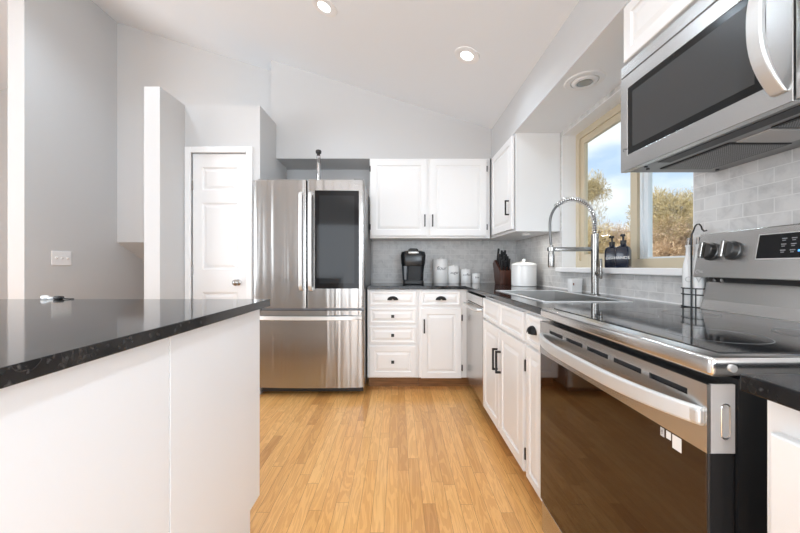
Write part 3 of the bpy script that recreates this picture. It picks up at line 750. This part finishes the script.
# underside
b = B(); box(b, .895, XW-.002, MY0+.003, MY1-.003, MZ0+.002, MZ0+.013); un = obj('underside', b, mat('underside grey', (.26, .26, .26), .35, .7), t)
obj('vent_slot', bx(.93, .975, MY0+.03, 1.20, MZ0+.0005, MZ0+.004), M_rubber, un)
for (y0, y1) in ((1.02, 1.27), (.64, .89)):
    obj('filter_frame', bx(1.0, 1.19, y0-.008, y1+.008, MZ0-.001, MZ0+.003), M_rubber, un)
    obj('grease_filter', bx(1.008, 1.182, y0, y1, MZ0-.0025, MZ0), M_filter, un)
obj('lamp_cover', bx(1.01, 1.17, .91, 1.0, MZ0-.002, MZ0+.003), mat('frosted lamp cover', (.5, .5, .5), .5), un)
for p in ((.925, 1.25), (.955, 1.28), (1.23, 1.29)): obj('screw', cyl(B(), (p[0], p[1], MZ0+.003), (p[0], p[1], MZ0-.002), .006, seg=10), M_rubber, un)
lg_logo((MX-.0012, 1.312, 1.545), (-1, 0, 0), (0, 0, 1), .006, md, M_ink)

# ------------------------------------------------------------------ island
IZ = .948
t = thing('island', 'white panelled kitchen island body under a black stone top', 'island', (-1.4, .5, 0))
b = B(); prism(b, [(-.60, 0), (1.335, 0), (1.335, .112), (1.427, .112), (1.427, IZ-.03), (-.60, IZ-.03)], 'x', -2.5, -.604); obj('body', b, M_cab, t)
for y0, y1 in ((.868, 1.430), (.30, .864), (-.27, .296)):
    if y1 > 1.4:
        b = B(); prism(b, [(y0, 0), (1.338, 0), (1.338, .115), (y1, .115), (y1, IZ-.03), (y0, IZ-.03)], 'x', -.604, -.590)
    else: b = bx(-.604, -.590, y0, y1, 0, IZ-.03)
    obj('side_panel', b, M_panel, t, bevel=.0012)
o = obj('countertop', bx(-2.56, -.556, -.62, 1.462, IZ-.03, IZ, .002), M_gran); tag(o, 'polished black granite island top with pale veins in the left foreground', 'countertop')
# small bits on the island's far edge
t = thing('charger_plug', 'small black charger plug with a short cable on the far edge of the island top', 'charger', (-1.46, 1.450, IZ))
b = B(); box(b, -1.482, -1.452, 1.436, 1.461, IZ, IZ+.014, .005); obj('plug_body', b, M_rubber, t, smooth=True)
b = B(); tube(b, [(-1.453, 1.448, IZ+.005), (-1.437, 1.448, IZ+.003), (-1.42, 1.450, IZ+.0025), (-1.405, 1.452, IZ+.0025)], .0022, 6); obj('cable', b, M_rubber, t, smooth=True)
b = B(); lathe(b, [(0, 0), (.012, 0), (.015, .006), (.012, .016), (0, .019)], (-1.528, 1.450, IZ), seg=16); tag(obj('bottle_cap', b, M_ceramic, None, smooth=True), 'tiny white cap on the island top, the taller one beside the black plug', 'cap')
b = B(); lathe(b, [(0, 0), (.008, 0), (.010, .004), (.008, .010), (0, .011)], (-1.504, 1.450, IZ), seg=16); tag(obj('bottle_cap', b, M_ceramic, None, smooth=True), 'tiny white cap on the island top, the lower one next to the black plug', 'cap')

# ------------------------------------------------------------------ coffee maker
t = thing('coffee_maker', 'black single serve coffee maker beside the white canisters', 'coffee maker', (.148, 3.34, ZC))
kx, ky = .148, 3.33
def rrect(cx, cy, hx, hy, r, n=5):
    out = []
    for sx, sy, a0 in ((1, 1, 0), (-1, 1, PI/2), (-1, -1, PI), (1, -1, 3*PI/2)):
        for i in range(n+1):
            a = a0+PI/2*i/n; out.append((cx+sx*(hx-r)+r*math.cos(a), cy+sy*(hy-r)+r*math.sin(a)))
    return out
def loft(bm, secs):
    R = [[bm.verts.new((x, y, z)) for x, y in poly] for poly, z in secs]
    for a, c in zip(R, R[1:]):
        n = len(a)
        for k in range(n): bm.faces.new((a[k], a[(k+1) % n], c[(k+1) % n], c[k]))
    bm.faces.new(R[0][::-1]); bm.faces.new(R[-1]); return bm
b = B(); loft(b, [(rrect(kx, ky, .098, .13, .03), ZC), (rrect(kx, ky, .10, .135, .03), ZC+.006), (rrect(kx, ky, .10, .135, .03), ZC+.028), (rrect(kx, ky, .095, .13, .03), ZC+.034)]); obj('drip_base', b, M_rubber, t, smooth=True)
b = B(); loft(b, [(rrect(kx, ky+.02, .098, .11, .03), ZC+.03), (rrect(kx, ky+.02, .103, .11, .03), ZC+.12), (rrect(kx, ky+.02, .112, .11, .035), ZC+.21)]); obj('column', b, mat('satin black plastic', (.008, .008, .009), .35, Specular_IOR_Level=.2), t, smooth=True)
b = B(); loft(b, [(rrect(kx, ky, .108, .12, .04), ZC+.175), (rrect(kx, ky, .116, .125, .04), ZC+.20), (rrect(kx, ky, .121, .128, .045), ZC+.28), (rrect(kx, ky, .112, .12, .045), ZC+.312), (rrect(kx, ky, .085, .10, .04), ZC+.322)]); hd = obj('brew_head', b, M_gloss_black, t, smooth=True)
b = B(); loft(b, [(rrect(kx, ky-.05, .05, .06, .02), ZC+.318), (rrect(kx, ky-.05, .047, .058, .02), ZC+.335), (rrect(kx, ky-.05, .036, .05, .02), ZC+.345)]); obj('lid_grip', b, M_rubber, hd, smooth=True)
b = B(); box(b, kx-.05, kx+.05, ky-.134, ky-.10, ZC+.294, ZC+.312, .005); obj('handle_trim', b, M_steel_h, hd, smooth=True)
b = B(); box(b, kx-.05, kx+.05, ky-.128, ky-.06, ZC+.03, ZC+.04, .002); obj('drip_tray', b, M_rubber, t)
b = B(); loft(b, [(rrect(kx-.075, ky-.0, .028, .10, .02), ZC+.04), (rrect(kx-.078, ky-.0, .034, .105, .02), ZC+.20)]); obj('water_tank', b, mat('smoky tank plastic', (.03, .035, .04), .1), t, smooth=True)
b = B(); cyl(b, (kx, ky-.05, ZC+.15), (kx, ky-.05, ZC+.18), .03, .04, 20); obj('spout', b, M_rubber, hd, smooth=True)

# ------------------------------------------------------------------ canisters
def canister(x, y, r, h, word, label, ts):
    t = thing('canister', label, 'canister', (x, y, ZC), 'lettered kitchen canisters')
    b = B(); hb = h*.90
    lathe(b, [(0, 0), (r*.94, 0), (r, .006), (r, hb-.004), (r*.97, hb), (0, hb)], (x, y, ZC), seg=32); bd = obj('jar', b, M_ceramic, t, smooth=True)
    b = B(); lathe(b, [(0, hb), (r*.96, hb), (r*1.0, hb+.004), (r*.96, hb+h*.05), (r*.3, hb+h*.062), (r*.16, hb+h*.065), (r*.2, hb+h*.10), (0, hb+h*.112)], (x, y, ZC), seg=32); obj('lid', b, M_ceramic, t, smooth=True)
    # lettering bent round the jar
    tx = textmesh('lettering', word, ts, (0, 0, 0), (1, 0, 0), (0, 0, 1), M_ink, bd, .0005, .25)
    off = Vector((x, y, ZC))
    for v in tx.data.vertices:
        w_ = v.co+off
        ang = w_.x/r; d_ = r+.0006+abs(w_.y)
        v.co = Vector((x+math.sin(ang)*d_, y-math.cos(ang)*d_, ZC+hb*.64+w_.z))-off
    return t
canister(.437, 3.45, .078, .262, 'flour', 'tallest white canister lettered flour, beside the coffee maker', .052)
canister(.572, 3.45, .060, .188, 'sugar', 'second tallest white canister, lettered sugar', .042)
canister(.700, 3.46, .054, .150, 'coffee', 'third tallest white canister, lettered coffee', .034)
canister(.806, 3.46, .045, .105, 'tea', 'smallest white canister, lettered tea', .034)

# ------------------------------------------------------------------ knife block
t = thing('knife_block', 'dark cherry wood knife block full of black handled knives', 'knife block', (1.005, 3.22, ZC))
bxm = B(); prism(bxm, [(3.13, ZC), (3.29, ZC), (3.36, ZC+.20), (3.30, ZC+.235), (3.13, ZC+.13)], 'x', .95, 1.06); obj('block', bxm, M_block, t, bevel=.003)
kd = Vector((0, -.32, .95)).normalized()
kn = 0
for row, (yy, zz, hl) in enumerate(((3.15, .138, .085), (3.20, .166, .095), (3.245, .195, .105), (3.28, .215, .12))):
    for c_ in range(3):
        x = .973+c_*.032; p = Vector((x, yy, ZC+zz)); q = p+kd*(hl+random.uniform(.0, .05))
        u, v, d_ = basis(kd)
        b = B(); box(b, -.008, .008, -.012, .012, 0, (q-p).length, .004)
        M = Matrix((Vector((1, 0, 0)), kd.cross(Vector((1, 0, 0))), kd)).transposed().to_4x4(); M.translation = p-kd*.006; bmesh.ops.transform(b, matrix=M, verts=b.verts)
        where = ('front', 'second', 'third', 'back')[row]+' row, '+('left', 'middle', 'right')[c_]
        o = obj('kitchen_knife', b, M_rubber, None, smooth=True); tag(o, 'black knife handle in the block, %s slot' % where, 'knife', 'knives in the knife block')

# ------------------------------------------------------------------ white crock
t = thing('lidded_crock', 'wide white lidded crock beside the knife block', 'crock', (1.10, 2.93, ZC))
b = B(); lathe(b, [(0, 0), (.099, 0), (.104, .005), (.105, .15), (.103, .178), (0, .178)], (1.10, 2.93, ZC), seg=40); obj('pot', b, M_ceramic, t, smooth=True)
b = B(); lathe(b, [(0, .178), (.106, .178), (.107, .186), (.09, .200), (.04, .208), (.014, .21), (.012, .216), (.017, .224), (.014, .234), (0, .237)], (1.10, 2.93, ZC), seg=40); obj('lid', b, M_ceramic, t, smooth=True)

# ------------------------------------------------------------------ sponge holder, soap bottles, bottle caddy
t = thing('sponge_holder', 'small white ceramic sponge holder on the counter behind the sink', 'sponge holder', (1.195, 2.26, ZC))
b = B(); loft(b, [(rrect(1.192, 2.26, .034, .028, .006), ZC), (rrect(1.195, 2.26, .037, .030, .006), ZC+.088), (rrect(1.195, 2.26, .034, .027, .005), ZC+.088), (rrect(1.192, 2.26, .031, .025, .005), ZC+.02)]); obj('pot', b, M_ceramic, t, smooth=True)
b = B(); box(b, 1.165, 1.172, 2.228, 2.2315, ZC+.045, ZC+.06); obj('painted_mark', b, mat('reddish brown glaze mark', (.25, .10, .06), .4), t)
def soap(x, y, yaw, word, label):
    z0 = WZ0+.035
    t = thing('soap_bottle', label, 'soap bottle', (x, y, z0), 'pump bottles on the window sill')
    b = B(); loft(b, [(rrect(0, 0, .031, .031, .009), 0), (rrect(0, 0, .033, .033, .01), .004), (rrect(0, 0, .033, .033, .01), .098), (rrect(0, 0, .028, .028, .012), .115), (rrect(0, 0, .015, .015, .0148), .124), (rrect(0, 0, .013, .013, .0128), .136)])
    R = Matrix.Translation((x, y, z0)) @ Matrix.Rotation(yaw, 4, 'Z'); bmesh.ops.transform(b, matrix=R, verts=b.verts); bd = obj('bottle', b, M_navy, t, smooth=True)
    b = B(); cyl(b, (0, 0, .134), (0, 0, .152), .015, seg=18); cyl(b, (0, 0, .152), (0, 0, .178), .005, seg=12); cyl(b, (0, 0, .174), (0, 0, .187), .011, .009, 16); tube(b, [(0, 0, .182), (-.02, 0, .183), (-.04, 0, .181), (-.046, 0, .174)], .0045, 8)
    bmesh.ops.transform(b, matrix=R, verts=b.verts); obj('pump', b, M_rubber, t, smooth=True)
    r_ = R.to_3x3() @ Vector((0, -1, 0)); n_ = R.to_3x3() @ Vector((-1, 0, 0))
    textmesh('lettering', word, .0225, Vector((x, y, z0+.055))+n_*.0335, r_, (0, 0, 1), mat('white print', (.85, .85, .85), .5), bd, .0003)
soap(1.262, 1.975, .75, 'DISH', 'dark navy soap pump bottle on the sill, the farther one nearer the faucet')
soap(1.252, 1.862, .75, 'HANDS', 'dark navy soap pump bottle on the sill, the nearer one by the mullion')

t = thing('wire_caddy', 'black wire bottle caddy with a looped handle beside the range', 'caddy', (1.225, 1.41, ZC))
b = B(); cxx, cyy = 1.198, 1.368
tube(b, [(cxx, cyy, ZC+.003), (cxx, cyy, ZC+.285)]+[(cxx+.35*q, cyy-q, ZC+z) for q, z in ((.001, .30), (.006, .312), (.012, .332), (.018, .340), (.026, .340), (.032, .330), (.035, .318), (.041, .310), (.050, .312))], .003, 8); obj('handle', b, M_black, t, smooth=True)
for z in (.055, .08):
    b = B(); pts = [(1.224+.028*math.cos(a), 1.388+.049*math.sin(a), ZC+z) for a in [2*PI*i/28 for i in range(28)]]; tube(b, pts, .0026, 6, True); obj('hoop', b, M_black, t, smooth=True)
b = B(); pts = [(1.224+.028*math.cos(a), 1.388+.049*math.sin(a), ZC+.004) for a in [2*PI*i/28 for i in range(28)]]; tube(b, pts, .003, 6, True)
for a in (.4, 2.7, 3.9, 5.5): cyl(b, (1.224+.028*math.cos(a), 1.388+.049*math.sin(a), ZC+.003), (1.224+.028*math.cos(a), 1.388+.049*math.sin(a), ZC+.08), .0022, seg=6)
obj('base_ring', b, M_black, t, smooth=True)
for y, word, lab in ((1.411, 'O', 'white ceramic oil bottle in the wire caddy, nearer the window'), (1.365, 'V', 'white ceramic oil bottle in the wire caddy, half hidden by the range')):
    q = thing('oil_bottle', lab, 'bottle', (1.225, y, ZC+.004), 'white bottles in the wire caddy')
    b = B(); r = .0215
    lathe(b, [(0, 0), (r-.002, 0), (r, .003), (r, .155), (r*.85, .18), (.011, .215), (.010, .245), (.013, .25), (.013, .256), (0, .256)], (1.225, y, ZC+.004), seg=24); bd = obj('bottle', b, M_ceramic, q, smooth=True)
    b = B(); cyl(b, (1.225, y, ZC+.26), (1.225, y, ZC+.29),   .009, .006, 12); obj('stopper', b, M_nickel, q, smooth=True)
    n_ = Vector((-.66, -.75, 0)).normalized(); r_ = Vector((0, 0, 1)).cross(n_)
    textmesh('lettering', word, .034, Vector((1.225, y, ZC+.115))+n_*(r+.0006), r_, (0, 0, 1), M_greyink, bd, .0003)

# ------------------------------------------------------------------ ceiling lamps
cn = Vector((-.3156, 0, -1)).normalized()
def can(x, y, label, power):
    z = zc(x); c = Vector((x, y, z))
    t = thing('recessed_light', label, 'ceiling light', c, 'recessed lights in the sloped ceiling')
    b = B(); lathe(b, [(.045, -.02), (.045, .004), (.055, .008), (.086, .004), (.088, 0), (.088, -.004)], c, cn, 32); obj('trim_ring', b, M_trim, t, smooth=True)
    b = B(); lathe(b, [(0, .002), (.043, .002), (.045, -.006), (0, -.008)], c, cn, 28); obj('lens', b, M_lens, t, smooth=True)
    l = light('recessed_lamp', 'SPOT', c+cn*.03, (0, 0, 0), power, (.74, .875, 1.0), spot_size=math.radians(150), spot_blend=.9, shadow_soft_size=.06)
    l.parent = t; l.location = cn*.03; aim(l, (0, 0, -1))
can(-.50, 2.27, 'round lit recessed ceiling light above the fridge front', 22)
can(.475, 2.308, 'round lit recessed ceiling light on the lower slope, above the sink side', 13)
can(.475, .35, 'round lit recessed ceiling light over the range side behind the viewer', 38)
can(-.60, .0, 'round lit recessed ceiling light over the near half of the island', 40)
can(-1.7, 1.2, 'round lit recessed ceiling light over the far left of the island', 12)
can(-2.2, 2.3, 'unseen recessed fill light added beside the tall grey wall', 30)  # added out of view to brighten the tall wall
c = Vector((1.04, 1.866, SZ))
t = thing('eyeball_light', 'white recessed eyeball light in the soffit above the window', 'ceiling light', c)
b = B(); lathe(b, [(.068, .0), (.072, .008), (.098, .006), (.104, 0), (.104, -.003)], c, (0, 0, -1), 36); obj('trim_ring', b, M_trim, t, smooth=True)
b = B(); lathe(b, [(.068, .0), (.066, .010), (.058, .016), (.046, .017), (.042, .008), (0, .006)], c, (.0, 0, -1), 28); obj('eyeball', b, M_trim, t, smooth=True)
b = B(); lathe(b, [(.041, .014), (.036, .012), (.02, .010), (0, .012)], c, (0, 0, -1), 24); obj('bulb', b, M_bulb, t, smooth=True)

# ------------------------------------------------------------------ outdoors
M_ground = mat('dry winter grass', (.30, .24, .13), .9)
setc(M_ground, ramp(M_ground, noise(M_ground, coords(M_ground), 2.5, 6), [(.3, (.22, .17, .09)), (.7, (.38, .31, .18))]))
o = obj('lawn', bx(1.6, 70, -20, 75, -.6, -.5), M_ground); o['kind'] = 'structure'; o.name = 'ground'
o = obj('bounce_slab', bx(1.5, 7.5, -4, 9, -.5, -.46), mat('pale bounce surface', (.62, .61, .59), .8)); o['kind'] = 'structure'  # unseen slab added to bounce sun up onto the soffit
M_bark = mat('grey brown bark', (.20, .17, .14), .9)
def leafmat(name, a, c):
    m = mat(name, a, .8); setc(m, ramp(m, noise(m, coords(m), 7.0, 5, .65), [(.30, tuple(.45*q for q in a)), (.45, a), (.65, c)])); return m
M_gold = leafmat('straw coloured winter twigs', (.62, .49, .26), (.74, .62, .38))
M_brown = leafmat('brown winter twigs', (.58, .41, .26), (.76, .58, .42))
M_olive = leafmat('olive needles', (.40, .32, .15), (.62, .49, .28))
def tree(x, y, h, rx, label, m_low, m_top=None, n=5200, seed=1, low=.05, cat='tree', zg=-.5):
    R = random.Random(seed)
    t = thing('bare_tree', label, cat, (x, y, zg), 'winter trees outside the window')
    b = B(); tips = []
    def grow(p, d, l, r, k):
        q = p+d*l; tube(b, [p, (p+q)/2+Vector((R.uniform(-1, 1), R.uniform(-1, 1), 0))*l*.05, q], [r, r*.85, r*.7], 5)
        tips.append(q)
        if k == 0: return
        for _ in range(3 if k > 1 else 4):
            dd = (d+Vector((R.uniform(-1, 1), R.uniform(-1, 1), R.uniform(-.35, .8)))*.75).normalized()
            grow(q, dd, l*R.uniform(.55, .8), r*.6, k-1)
    grow(Vector((x, y, zg)), Vector((0, 0, 1)), h*.22, h*.02, 4)
    obj('trunk', b, M_bark, t)
    bl = B(); bt = B()
    lobes = [(Vector((R.uniform(-.65, .65)*rx, R.uniform(-.65, .65)*rx, R.uniform(.25, .82)*h)), R.uniform(.28, .5)*rx) for _ in range(26)]
    for i in range(n):
        if R.random() < .8:
            c, rr_ = R.choice(lobes); v = Vector((R.gauss(0, 1), R.gauss(0, 1), R.gauss(0, 1))).normalized()*rr_*R.uniform(.35, 1)
            p = c+v
        else:
            a = R.uniform(0, 2*PI); s = math.sqrt(R.random()); zz = R.uniform(low, .9); p = Vector((math.cos(a)*s*rx*.85, math.sin(a)*s*rx*.85, zz*h)); v = p-Vector((0, 0, h*.4))
        env = max(.15, 1-((p.z/h-.45)/.58)**2)**.5
        if (p.x**2+p.y**2)**.5 > rx*env*1.08 or p.z > h or p.z < low*h: continue
        d = (v.normalized()+Vector((R.uniform(-1, 1), R.uniform(-1, 1), R.uniform(-.5, 1.1)))).normalized()
        l = R.uniform(.08, .20); w_ = R.uniform(.002, .006)
        u, vv, _ = basis(d); s_ = u*math.cos(i)+vv*math.sin(i)
        p = p+Vector((x, y, zg))
        dst = bt if (m_top and (p.z-zg)/h+R.uniform(-.12, .12) > .62) else bl
        a1 = dst.verts.new(p-s_*w_); a2 = dst.verts.new(p+s_*w_); a3 = dst.verts.new(p+d*l+s_*w_*.3); a4 = dst.verts.new(p+d*l*.6-s_*w_*2.6)
        dst.faces.new((a1, a2, a3)); dst.faces.new((a1, a3, a4))
    o = obj('twigs', bl, m_low, t, recalc=False); o['kind'] = 'stuff'
    if m_top: o = obj('crown', bt, m_top, t, recalc=False); o['kind'] = 'stuff'
    else: bt.free()
tree(7.5, 14.1, 6.0, 1.35, 'tall straw coloured tree at the left of the window view', M_gold, M_olive, 42000, 3)
tree(9.3, 11.4, 4.5, 1.45, 'rounded tree with an olive crown filling the right window pane', M_brown, M_olive, 60000, 5)
tree(10.6, 15.9, 4.0, 1.9, 'low brown tree between the straw coloured tree and the rounded one', M_brown, None, 30000, 8)
tree(14.6, 13.6, 4.0, 1.9, 'brown bare tree right of the rounded tree, partly behind it', M_brown, None, 32000, 11)
tree(11.6, 21.0, 4.6, 2.2, 'distant pale straw tree behind the tall straw coloured tree', M_gold, None, 16000, 14)
tree(16.2, 22.5, 4.6, 2.6, 'distant low brown thicket behind the middle of the window view', M_brown, None, 20000, 17)
tree(22.0, 25.4, 5.2, 3.0, 'distant low brown thicket behind the rounded tree', M_brown, None, 20000, 19)
tree(5.6, 16.6, 6.2, 1.7, 'straw coloured tree hidden mostly by the left window frame', M_gold, M_olive, 16000, 23)
